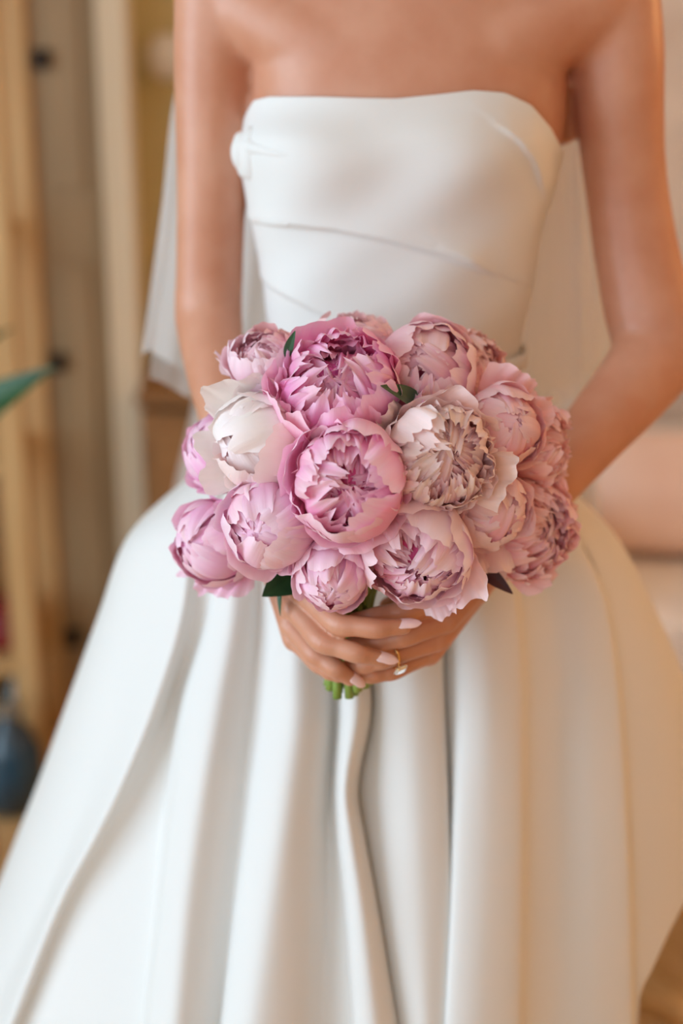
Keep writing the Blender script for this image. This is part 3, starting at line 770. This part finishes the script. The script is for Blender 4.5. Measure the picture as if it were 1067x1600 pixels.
# each fold line: pixel x on those rows, and how far it stands forward (+) or sinks (-), mm
FC = [
 ([437, 418, 312, 196, 160, 106, 55, 31, -8, -95], [0]*10),
 ([446, 425, 325, 216, 184, 138, 92, 70, 32, -62], [0, 0, 0, 2, 4, 5, 5, 5, 5, 5]),
 ([455, 432, 342, 250, 226, 184, 138, 114, 74, -24], [0, 0, 0, 2, 3, 3, 3, 3, 3, 3]),
 ([466, 440, 362, 300, 285, 240, 182, 152, 98, 16], [0, 2, 4, 8, 12, 17, 20, 22, 24, 26]),
 ([470, 444, 370, 307, 294, 251, 194, 164, 111, 30], [0, 0, 0, 0, 2, 4, 4, 4, 4, 4]),
 ([476, 450, 382, 322, 308, 262, 222, 206, 176, 130], [0, -2, -6, -10, -14, -20, -24, -26, -28, -30]),
 ([482, 458, 394, 338, 324, 276, 258, 252, 243, 222], [0, -3, -8, -12, -18, -30, -36, -38, -40, -42]),
 ([488, 464, 404, 350, 340, 302, 278, 270, 258, 238], [0, 0, 0, 2, 4, 8, 9, 10, 10, 10]),
 ([494, 470, 416, 368, 362, 336, 312, 303, 290, 272], [0, 2, 4, 8, 12, 16, 18, 18, 18, 18]),
 ([502, 480, 428, 392, 388, 372, 352, 345, 332, 312], [0, 0, 0, 2, 2, 0, 0, 0, 0, 0]),
 ([508, 488, 436, 408, 407, 398, 384, 378, 366, 344], [0, -3, -8, -14, -18, -22, -24, -24, -24, -24]),
 ([512, 494, 446, 424, 436, 428, 404, 396, 380, 354], [0, 0, 0, 2, 5, 8, 10, 10, 10, 10]),
 ([520, 506, 466, 446, 462, 462, 446, 438, 424, 396], [0, 3, 6, 12, 18, 22, 24, 24, 24, 24]),
 ([530, 518, 486, 478, 492, 500, 488, 482, 476, 464], [0, 0, 2, 6, 8, 10, 10, 10, 10, 10]),
 ([538, 526, 498, 506, 514, 523, 516, 513, 512, 505], [0, -3, -6, -12, -18, -22, -22, -22, -22, -20]),
 ([542, 532, 508, 516, 524, 530, 524, 526, 534, 548], [0, -1, -4, -8, -10, -10, -8, -10, -12, -14]),
 ([548, 538, 516, 522, 530, 538, 530, 533, 545, 560], [0, 0, 2, 6, 10, 12, 10, 10, 10, 8]),
 ([553, 546, 526, 532, 544, 556, 539, 546, 561, 584], [0, 1, 4, 10, 16, 20, 18, 17, 16, 14]),
 ([558, 552, 536, 542, 556, 574, 551, 561, 580, 611], [0, 0, 0, 4, 6, 8, 6, 6, 6, 4]),
 ([562, 558, 546, 552, 562, 580, 560, 569, 587, 622], [0, -3, -6, -14, -20, -26, -34, -28, -22, -18]),
 ([572, 572, 568, 582, 592, 600, 604, 607, 616, 640], [0, 0, 2, 4, 6, 6, 4, 4, 4, 2]),
 ([590, 596, 606, 626, 640, 646, 652, 655, 660, 668], [0, 3, 6, 10, 13, 14, 14, 14, 12, 10]),
 ([606, 624, 646, 664, 680, 686, 694, 697, 702, 702], [0, 0, 2, 4, 6, 8, 8, 8, 6, 4]),
 ([612, 632, 656, 676, 692, 696, 702, 704, 707, 704], [0, -4, -8, -14, -20, -22, -22, -20, -16, -14]),
 ([618, 640, 668, 696, 716, 722, 716, 712, 708, 698], [0, 0, 0, 4, 8, 10, 12, 12, 12, 12]),
 ([636, 664, 702, 736, 758, 766, 764, 762, 758, 748], [0, 3, 8, 14, 18, 20, 20, 20, 20, 20]),
 ([652, 690, 738, 780, 804, 812, 812, 812, 811, 808], [0, 2, 5, 10, 14, 15, 16, 16, 16, 16]),
 ([656, 696, 746, 788, 813, 822, 822, 822, 821, 818], [0, -2, -6, -8, -8, -8, -8, -8, -8, -8]),
 ([672, 722, 778, 826, 858, 868, 868, 868, 866, 862], [0, -3, -10, -14, -16, -16, -16, -16, -16, -16]),
 ([700, 756, 812, 872, 912, 922, 924, 926, 928, 930], [0, 0, 2, 4, 4, 4, 4, 4, 4, 4]),
 ([716, 776, 832, 902, 944, 964, 973, 976, 980, 984], [0, 3, 6, 10, 12, 12, 12, 12, 12, 12]),
 ([722, 782, 838, 908, 952, 972, 982, 985, 989, 993], [0, -2, -4, -4, -6, -8, -8, -8, -8, -8]),
 ([750, 802, 852, 936, 986, 1022, 1036, 1042, 1050, 1062], [0, 0, 0, 0, 0, 0, 0, 0, 0, 0]),
 ([776, 814, 862, 956, 1008, 1058, 1086, 1096, 1110, 1128], [0, 0, 3, 5, 5, 5, 5, 5, 5, 5]),
 ([803, 824, 868, 968, 1020, 1082, 1120, 1134, 1150, 1172], [0]*10),
]
RD = [.10, .112, .135, .150, .165, .195, .228, .243, .268, .32]     # how far the front of the cone stands out
def pchip(xk, yk, x):
    xk = np.asarray(xk, float); yk = np.asarray(yk, float); h = np.diff(xk); dl = np.diff(yk)/h; m_ = np.zeros(len(yk))
    for i in range(1, len(yk)-1):
        if dl[i-1]*dl[i] > 0:
            w1 = 2*h[i]+h[i-1]; w2 = h[i]+2*h[i-1]; m_[i] = (w1+w2)/(w1/dl[i-1]+w2/dl[i])
    m_[0], m_[-1] = dl[0], dl[-1]
    idx = np.clip(np.searchsorted(xk, x) - 1, 0, len(h)-1); t = (x - xk[idx])/h[idx]
    return (2*t**3-3*t**2+1)*yk[idx] + (t**3-2*t**2+t)*h[idx]*m_[idx] + (-2*t**3+3*t**2)*yk[idx+1] + (t**3-t**2)*h[idx]*m_[idx+1]
pys = np.concatenate([np.linspace(592, 760, 30), np.linspace(766, 1600, 110)])
xc_ = np.array([pchip(RY, c[0], pys) for c in FC]); dc_ = np.array([pchip(RY, [v if v > 0 else v*0.62 for v in c[1]], pys) for c in FC])/1000.0
SUB = 7; K = len(FC); ui = np.linspace(0, K-1, (K-1)*SUB + 1)
XX = np.zeros((len(pys), len(ui))); DD = np.zeros_like(XX)
for i in range(len(pys)):
    XX[i] = pchip(np.arange(K), xc_[:, i], ui); DD[i] = pchip(np.arange(K), dc_[:, i], ui)
rdp = pchip(RY, RD, pys)
NB = 90
KF = 31*SUB                                                 # from this column on the hem is caught up
def hem_py(j):
    px = XX[-1, j]
    return float(np.interp(px, [986, 993, 1067, 1172], [1600, 1560, 1425, 1300]))
rowsW = []
for i, py in enumerate(pys):
    xl, xr = XX[i, 0], XX[i, -1]; cx = (xl + xr)/2; hw = (xr - xl)/2
    row = []
    for j in range(len(ui)):
        x = XX[i, j]; q = max(-1, min(1, (x - cx)/hw)); f = math.sqrt(max(0, 1 - abs(q)**2.3))
        Y = -rdp[i]*f - DD[i, j]*min(1, f*1.8)
        row.append(W(x, py, Y))
    A = W(xl, py, 0); B = W(xr, py, 0); dbk = rdp[i]*1.05
    for k in range(1, NB):
        a = math.pi*k/NB
        c = (A + B)/2; hx_ = (B.x - A.x)/2
        fold = (.006 + .03*sstep(640, 1300, py))*math.sin(k*0.72 + 0.5*math.sin(k*.31))*math.sin(a)
        row.append(Vector((c.x + hx_*math.cos(a), (dbk + fold)*math.sin(a), c.z)))
    rowsW.append(row)
# run on down to the floor below the frame
base = rowsW[-1]; prev = rowsW[-30]
NC = len(base)
ext = []
for e in range(1, 25):
    row = []
    for j in range(NC):
        p = base[j]; dv = p - prev[j]; t = (p.z - 0.004)/max(1e-4, -dv.z) * e/24
        sag = 0.7 if e else 1
        row.append(Vector((p.x + dv.x*t*0.75, p.y + dv.y*t*0.8, p.z + dv.z*t)))
    ext.append(row)
rowsW += ext
# caught-up hem on her left side: compress those columns so they end on the raised hem line
NRW = len(rowsW)
full = [list(r_) for r_ in rowsW]
NFc = len(ui)
for j in range(KF, NC):
    if j < NFc:
        hp = hem_py(j); u_ = (j - KF)/(NFc - KF)
    else:
        k = j - NFc + 1; hp = float(np.interp(k, [0, 25, 55], [1300, 1330, 2400]))
        if k > 55: continue
    # fraction of full column kept
    keep = None
    for i in range(NRW):
        if proj(full[i][j])[1] > hp: keep = i; break
    if keep is None: keep = NRW - 1
    for i in range(NRW):
        s = i/(NRW-1)*keep; i0 = int(s); i1 = min(NRW-1, i0+1)
        rowsW[i][j] = full[i0][j].lerp(full[i1][j], s - i0)
V = [p for r_ in rowsW for p in r_]
sk = part('skirt', mesh('skirt', V, grid_faces(NRW, NC, True)), 'satin', label='full ivory satin skirt falling in deep pleats')
sm = sk.modifiers.new('sm', 'SMOOTH'); sm.factor = 0.5; sm.iterations = 2
so = sk.modifiers.new('s', 'SOLIDIFY'); so.thickness = .002; so.offset = -1

# ------------------------------------------------------------------ veil, two tiers of tulle
def veil(name, left, right, Ytop, Ybot, waves, amp, seed):
    rnd = random.Random(seed); n, m_ = 90, 120
    lp_ = cr(left, 20); rp_ = cr(right, 20); V = []
    ph = [rnd.uniform(0, 6.28) for _ in range(3)]
    for i in range(n + 1):
        t = i/n
        
        def at_(L_): 
            q = t*(len(L_)-1); i0 = min(len(L_)-2, int(q)); return L_[i0] + (L_[i0+1] - L_[i0])*(q - i0)
        a = at_(lp_); b = at_(rp_)
        for jx in range(m_ + 1):
            s = jx/m_
            px = a[0] + (b[0]-a[0])*s; py = a[1] + (b[1]-a[1])*s
            Y = Ytop + (Ybot - Ytop)*t + (0.2 + t)*amp*(math.sin(s*waves*6.28 + ph[0] + t*0.5) + 0.5*math.sin(s*waves*13.1 + ph[1]))
            px += (0.1 + t)*9*math.sin(s*waves*6.28 + ph[2])
            py += t*t*t*14*math.sin(s*waves*6.28 + ph[1])
            V.append(W(px, py, Y))
    return mesh(name, V, grid_faces(n+1, m_+1))
part('veil', veil('veil', [(520, -330), (380, -120), (278, 110), (246, 330), (214, 560)], [(780, -330), (900, -120), (985, 110), (1000, 330), (1010, 600)], .15, .13, 7, .010, 3), 'tulle', label='sheer white tulle veil, upper tier')
part('veil', veil('veil', [(530, -330), (400, -120), (300, 110), (262, 350), (243, 606)], [(770, -330), (890, -120), (970, 110), (985, 330), (990, 640)], .165, .15, 8, .010, 5), 'tulle', label='sheer white tulle veil, middle tier')
part('veil', veil('veil', [(535, -330), (420, -120), (330, 110), (312, 400), (300, 600), (258, 800), (235, 1000)], [(765, -330), (880, -120), (945, 110), (950, 400), (945, 600), (930, 760), (960, 1000)], .18, .36, 8, .010, 8), 'tulle', label='sheer white tulle veil, long tier falling behind the skirt')

# ------------------------------------------------------------------ peonies
rng = random.Random(11)
def petal_mesh(alpha, Wd, ruf, flare, seed, cleft=0.0, curl=0.07, nu=20, nv=18):
    r = random.Random(seed); P = [r.uniform(0, 6.28) for _ in range(8)]
    phi0 = R(166); al = R(alpha); V = []; UV = []
    asym = r.uniform(-.12, .12)
    for i in range(nv + 1):
        v = (i/nv)**0.85
        for jx in range(nu + 1):
            u = -1 + 2*jx/nu
            notch = ruf*(0.9*math.sin(4.2*u + P[0]) + 0.5*math.sin(9.5*u + P[1]) + 0.6*math.sin(21*u + P[2]))*0.34
            L_ = 1 - 0.26*abs(u)**3.2 + notch*sstep(.5, 1, v) - cleft*math.exp(-((u - asym)/.13)**2)*sstep(.6, 1, v) + asym*u*.4
            ph = phi0 + (al - phi0)*v*L_
            h = Wd*(0.16 + 0.84*float(sstep(0, .66, v)))*(1 - .10*float(sstep(.8, 1, v)))
            rad = 1 - curl*u*u*v + flare*v**4*(1 + .3*math.sin(3*u + P[3])) \
                + ruf*1.15*v*v*(.55*math.sin(6*u + P[4] + 2*v) + .45*math.sin(11*u + P[5]))*(.35 + .65*abs(u)) \
                + ruf*.35*math.sin(7*v + P[6] + 3*u) + 0.028*math.sin(4*u + P[7] + 2.5*v)*v
            m_ = Vector((math.sin(ph), 0, math.cos(ph))) + Vector((0, u*h, 0))
            m_.normalize(); V.append(m_*rad); UV.append(((u+1)/2, v))
    me = mesh('petal', V, grid_faces(nv+1, nu+1))
    uvl = me.uv_layers.new(name='UVMap')
    for l in me.loops: uvl.data[l.index].uv = UV[l.vertex_index]
    me.materials.append(M['petal']); me.polygons.foreach_set('use_smooth', [True]*len(me.polygons))
    return me
_pc = {}
def get_petal(alpha, Wd, ruf, flare, cleft, curl):
    alpha = round(alpha/7)*7; var = rng.randrange(4)
    key = (alpha, round(Wd, 2), round(ruf, 2), round(flare, 2), cleft, curl, var)
    if key not in _pc: _pc[key] = petal_mesh(alpha, Wd, ruf, flare, hash(key) & 0xffff, cleft, curl)
    return _pc[key]
# shell: (count, radius, tip angle lo, hi, half width, ruffle, flare, cleft, curl, tilt jitter deg, sink)
TYPES = {
 'globe': [(8, .74, -18, 8, .46, .08, .0, .10, .06, 9, .02), (7, .80, -10, 22, .48, .08, .0, .12, .06, 9, .0), (6, .86, 6, 40, .60, .06, .0, .12, .05, 7, .0), (6, .91, 24, 62, .70, .05, .01, .12, .05, 7, .0),
           (5, .96, 40, 82, .80, .05, .03, .08, .05, 7, .0), (5, 1.01, 62, 104, .80, .05, .08, .06, .05, 8, .0)],
 'cup':   [(9, .60, -16, 14, .40, .12, .02, .10, .08, 16, .20), (12, .70, 2, 32, .36, .13, .02, .12, .08, 17, .15), (11, .78, 16, 48, .42, .12, .04, .14, .08, 17, .10), (8, .86, 30, 58, .58, .09, .03, .14, .08, 12, .05),
           (7, .92, 40, 66, .66, .08, .03, .12, .06, 9, .0), (7, .97, 46, 78, .80, .06, .03, .08, .06, 7, .0), (6, 1.03, 66, 104, .82, .06, .10, .05, .05, 8, .0)],
 'open':  [(10, .56, -16, 14, .40, .14, .03, .10, .10, 18, .24), (14, .66, 2, 36, .34, .14, .04, .12, .10, 20, .20), (15, .75, 18, 50, .36, .13, .04, .16, .10, 17, .14), (13, .84, 34, 62, .44, .11, .04, .16, .08, 13, .08),
           (9, .91, 46, 72, .62, .09, .04, .14, .07, 10, .03), (8, .98, 58, 86, .74, .07, .06, .10, .06, 8, .0), (6, 1.05, 80, 110, .82, .06, .12, .05, .05, 8, .0)],
 'ruffle': [(10, .62, -16, 14, .36, .13, .02, .12, .10, 15, .14), (11, .72, 0, 32, .36, .14, .03, .16, .10, 15, .11), (15, .80, 14, 46, .32, .14, .03, .18, .09, 13, .07), (15, .87, 26, 58, .36, .13, .05, .18, .08, 12, .04),
           (13, .93, 38, 72, .42, .12, .07, .16, .08, 10, .0), (9, .98, 52, 90, .60, .10, .10, .14, .07, 9, .0), (7, 1.04, 74, 108, .74, .08, .14, .1, .06, 9, .0)],
 'blowsy': [(9, .66, -14, 14, .46, .12, .03, .14, .09, 14, .08), (7, .82, 0, 36, .70, .10, .04, .12, .07, 12, .02), (5, .93, 4, 44, .92, .07, .05, .08, .05, 11, .0), (4, 1.02, 20, 66, 1.05, .06, .08, .05, .05, 9, .0), (4, 1.08, 60, 96, 1.0, .06, .14, .0, .05, 9, .0)],
}
BIND = W(549, 985, -.275)
NECK = W(551, 862, -.262)
GRP = 'peonies tied in the bouquet'
ci = [0]
STEMS = []
def peony(px, py, rpx, Y, face, typ, col, label, extras=(), squash=0.94, deep=None, warm=None, seed=0, nleaf=1):
    rng.seed(seed*77 + 5)
    c = W(px, py, Y); Rr = rpx*1.035*depth(c)/F
    f = Vector(face).normalized()
    q = f.to_track_quat('Z', 'Y')
    base = c - f*Rr
    root = empty('peony', base); root.rotation_mode = 'QUATERNION'; root.rotation_quaternion = q
    tag(root, label, 'flower', GRP)
    col = srgb(*col); inner = srgb(*(deep or (206, 90, 148)))
    az0 = rng.uniform(0, 6.28); skew = rng.uniform(8, 20)
    warmc = srgb(*(warm or (250, 208, 196)))
    for si, (n, rho, lo, hi, Wd, ruf, fl_, cl, cu_, jit, sink) in enumerate(TYPES[typ]):
        a0 = rng.uniform(0, 6.28); lean = Matrix.Rotation(R(rng.uniform(3, 15)), 4, Vector((math.cos(a0*3), math.sin(a0*3), 0))); dep_ = 1 - si/(len(TYPES[typ])-1)
        for k in range(n):
            az = a0 + 2*math.pi*(k + rng.uniform(-.42, .42))/n
            al = rng.uniform(lo, hi) + skew*math.cos(az - az0)
            pm_ = get_petal(al, Wd, ruf, fl_, cl if rng.random() < .55 else 0.0, cu_)
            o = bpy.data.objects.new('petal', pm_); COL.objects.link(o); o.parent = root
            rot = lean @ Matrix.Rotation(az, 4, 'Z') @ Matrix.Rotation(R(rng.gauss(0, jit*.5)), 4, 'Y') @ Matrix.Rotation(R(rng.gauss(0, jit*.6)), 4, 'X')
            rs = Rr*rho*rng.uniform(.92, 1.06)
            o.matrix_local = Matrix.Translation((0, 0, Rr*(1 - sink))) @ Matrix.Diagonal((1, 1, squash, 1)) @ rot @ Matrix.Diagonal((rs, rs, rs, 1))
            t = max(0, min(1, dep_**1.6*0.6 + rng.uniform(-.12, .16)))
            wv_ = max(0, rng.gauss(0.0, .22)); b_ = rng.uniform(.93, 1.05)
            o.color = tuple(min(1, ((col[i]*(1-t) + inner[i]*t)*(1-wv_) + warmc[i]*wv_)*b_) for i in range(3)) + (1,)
    # loose petals that stick out of the bloom, at an angle seen from the front
    for ang, sc_, al_, wd_ in extras:
        dl = q.inverted() @ Vector((math.cos(R(ang)), 0, math.sin(R(ang))))
        az = math.atan2(dl.y, dl.x)
        o = bpy.data.objects.new('petal', get_petal(al_, wd_, .11, .26, .1, .04)); COL.objects.link(o); o.parent = root
        o.matrix_local = Matrix.Translation((0, 0, Rr)) @ Matrix.Rotation(az, 4, 'Z') @ Matrix.Rotation(R(rng.uniform(-8, 8)), 4, 'X') @ Matrix.Diagonal((Rr*sc_,)*3 + (1,))
        o.color = col
    # pink filler ball added inside the bloom so its middle stays free of black
    hv_ = []
    for i_ in range(15):
        f_ = math.pi*(i_ + .5)/15
        for k_ in range(24):
            a_ = 2*math.pi*k_/24
            rr0 = Rr*(.50 + .05*math.sin(a_*5 + seed)*math.sin(f_) + .035*math.sin(a_*9 + f_*7 + seed))
            hv_.append(Vector((rr0*math.sin(f_)*math.cos(a_), rr0*math.sin(f_)*math.sin(a_), rr0*math.cos(f_) + Rr*.84)))
    hm = mesh('heart', hv_, grid_faces(15, 24, True) + [tuple(range(23, -1, -1)), tuple(14*24 + k_ for k_ in range(24))])
    uvl = hm.uv_layers.new(name='UVMap')
    for l_ in hm.loops: uvl.data[l_.index].uv = ((l_.vertex_index % 24)/24, .45)
    link('heart', hm, 'petal', root).color = inner
    # stem down through the hands
    i = ci[0]; ci[0] += 1
    ga = i*2.399963; gr = .0168*math.sqrt((i + .5)/17)
    b = BIND + Vector((gr*math.cos(ga), gr*math.sin(ga), 0))
    twist = ga + 0.5
    endp = BIND + Vector((gr*1.28*math.cos(twist) - 0.002, gr*1.1*math.sin(twist), 0)); endp.z = W(549, 1066 + 17*((i*7) % 5)/5, -.274).z
    midp = NECK + Vector((gr*1.5*math.cos(ga), gr*1.2*math.sin(ga), 0))
    inv = (Matrix.Translation(base) @ q.to_matrix().to_4x4()).inverted()
    pts = [base + f*0.004, base - f*0.012, midp, b + Vector((0, 0, .025)), b, endp]
    rr_ = [.0042, .0042, .0038, .0037, .0037, .0039]
    st = link('stem', mesh('stem', *tube([(*(inv @ p_), r_) for p_, r_ in zip(pts, rr_)], 5, 9, caps=(True, False))), 'stem', root)
    # sepals cupping the bloom
    for k in range(3):
        a = 2*math.pi*k/3 + seed
        bl_ = base + f*0.002
        s1 = (q @ Vector((math.cos(a), math.sin(a), 0)))
        bpy.context.view_layer.update()
        place_leaf(bl_, base + s1*Rr*.62 + f*Rr*.22, f*-1, Rr*.2, 'leaf', root, -0.15, name='sepal')
    return root

C_ORC = (255, 164, 216); C_PNK = (255, 190, 222); C_LIL = (255, 216, 236); C_PAL = (255, 226, 236); C_BLS = (255, 238, 232); C_WHT = (255, 252, 246); C_SAL = (255, 206, 212); C_PCH = (255, 222, 218)
PE = [
 # px, py, r, Y, facing, type, colour, label
 (412, 560, 54, -.250, (-.45, -.55, .75), 'cup', C_PAL, 'pale pink peony with crimson heart beside a small upright leaf', (234, 104, 154)),
 (528, 602, 98, -.297, (.02, -.72, .70), 'open', C_ORC, 'large deep orchid pink peony, fully open, above the rose pink cup', (230, 106, 176)),
 (552, 548, 62, -.215, (.0, -.3, .95), 'ruffle', C_PAL, 'faint pale pink frilled peony tucked behind the deep orchid one', (255, 184, 214)),
 (664, 578, 79, -.258, (.15, -.80, .55), 'globe', (255, 218, 228), 'plump pink peony with peach shading right of the deep orchid one', (240, 130, 174)),
 (732, 572, 55, -.210, (.5, -.45, .7), 'ruffle', C_PCH, 'small peach pink frilled peony behind the plump peach-shaded one', (255, 164, 184)),
 (344, 704, 64, -.243, (-.8, -.6, .25), 'globe', (255, 206, 236), 'lilac pink peony half hidden by the blush white one', (234, 130, 194)),
 (402, 690, 74, -.300, (-.35, -.85, .35), 'blowsy', C_WHT, 'blush white loose-petalled peony among the lilac pink ones', (255, 224, 230)),
 (541, 754, 94, -.360, (.0, -1, .08), 'cup', C_PNK, 'rose pink cupped peony in the middle of the bouquet', (240, 114, 174)),
 (688, 714, 83, -.333, (.12, -.9, .4), 'ruffle', C_BLS, 'creamy blush peony with finely frilled petals', (248, 164, 184)),
 (784, 668, 68, -.285, (.45, -.8, .35), 'globe', (255, 212, 222), 'smooth salmon pink peony beside the creamy frilled one', (250, 138, 174)),
 (840, 694, 59, -.238, (.8, -.5, .3), 'ruffle', C_SAL, 'salmon frilled peony at the outer rim of the bouquet by her forearm', (248, 134, 154)),
 (334, 846, 70, -.275, (-.6, -.75, -.1), 'globe', (255, 204, 232), 'round lilac pink peony at the rim over the white skirt', (230, 114, 180)),
 (422, 818, 77, -.330, (-.3, -.95, .1), 'globe', C_LIL, 'tight pale lilac globe peony above the dark green leaf', (234, 130, 190)),
 (519, 900, 60, -.338, (-.05, -.9, -.35), 'globe', (255, 210, 232), 'half-closed lilac pink peony bud resting on her fingers', (240, 144, 194)),
 (648, 864, 88, -.338, (.02, -.95, -.12), 'cup', (255, 226, 234), 'blush peony with magenta-edged heart above her nails', (240, 104, 164)),
 (764, 796, 67, -.300, (.25, -.95, .05), 'globe', (255, 228, 236), 'pale pink peony with smooth rounded petals beside the open salmon one', (248, 144, 184)),
 (822, 824, 77, -.251, (.7, -.7, .0), 'ruffle', C_SAL, 'wide open salmon pink peony with layered frills over the skirt', (238, 124, 146)),
]
EX = {0: [(165, 1.12, 70, .25)], 1: [(-28, 1.1, 84, .5), (-150, 1.08, 88, .45)], 6: [(120, 1.14, 70, .8), (200, 1.1, 80, .7)], 11: [(-128, 1.14, 84, .45), (-105, 1.12, 88, .4), (-85, 1.1, 90, .4)],
      14: [(-34, 1.04, 72, .55), (-60, 1.0, 74, .4), (70, 1.08, 84, .5)], 15: [(-115, 1.15, 76, .6), (-88, 1.2, 78, .5)], 16: [(-66, 1.0, 72, .45), (-40, 1.1, 84, .4), (10, 1.08, 84, .4)],
      8: [(-20, 1.12, 80, .5), (150, 1.1, 80, .5)], 9: [(60, 1.12, 80, .5), (20, 1.1, 84, .45)], 10: [(45, 1.12, 82, .4), (-10, 1.1, 86, .4)], 4: [(40, 1.1, 84, .4)]}
roots = []
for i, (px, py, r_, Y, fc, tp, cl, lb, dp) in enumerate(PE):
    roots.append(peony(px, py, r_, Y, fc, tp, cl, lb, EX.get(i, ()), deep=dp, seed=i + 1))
bpy.context.view_layer.update()
# leaves that show between the blooms, each on the stem of its peony
def lf(root, base, tip, nrm, wd, m='leaf', bend=.1, wave=0.0): 
    return place_leaf(W(*base), W(*tip), nrm, wd, m, root, bend, wave)
lf(roots[12], (485, 880, -.27), (414, 928, -.315), (0.15, -.85, .5), .018, bend=.08)
lf(roots[12], (440, 900, -.29), (433, 962, -.300), (-.8, -.6, .1), .0035)
lf(roots[0], (447, 560, -.27), (458, 520, -.285), (-.4, -.9, 0), .004)
lf(roots[3], (668, 640, -.28), (608, 598, -.335), (0, -.8, .6), .010)
lf(roots[15], (740, 880, -.29), (802, 926, -.305), (0, -.8, .6), .007, 'leaf_dark')
lf(roots[5], (385, 640, -.25), (344, 624, -.265), (0, -.5, .9), .006, 'leaf_dark')
lf(roots[14], (600, 850, -.26), (545, 838, -.31), (0, -.9, .4), .012)
lf(roots[15], (720, 800, -.26), (705, 770, -.32), (0, -.9, .4), .012)
for k, (px, py, tx, ty) in enumerate(((560, 820, 470, 880), (560, 760, 640, 800), (600, 700, 720, 640), (540, 700, 440, 620), (600, 800, 760, 860), (520, 760, 380, 760), (560, 660, 560, 560), (640, 720, 800, 740))):  # unseen leaves added inside to keep the gaps between blooms dark
    lf(roots[[13, 8, 3, 6, 16, 12, 1, 9][k]], (px, py, -.24), (tx, ty, -.27), (0, -.7, .7), .022, bend=.05)
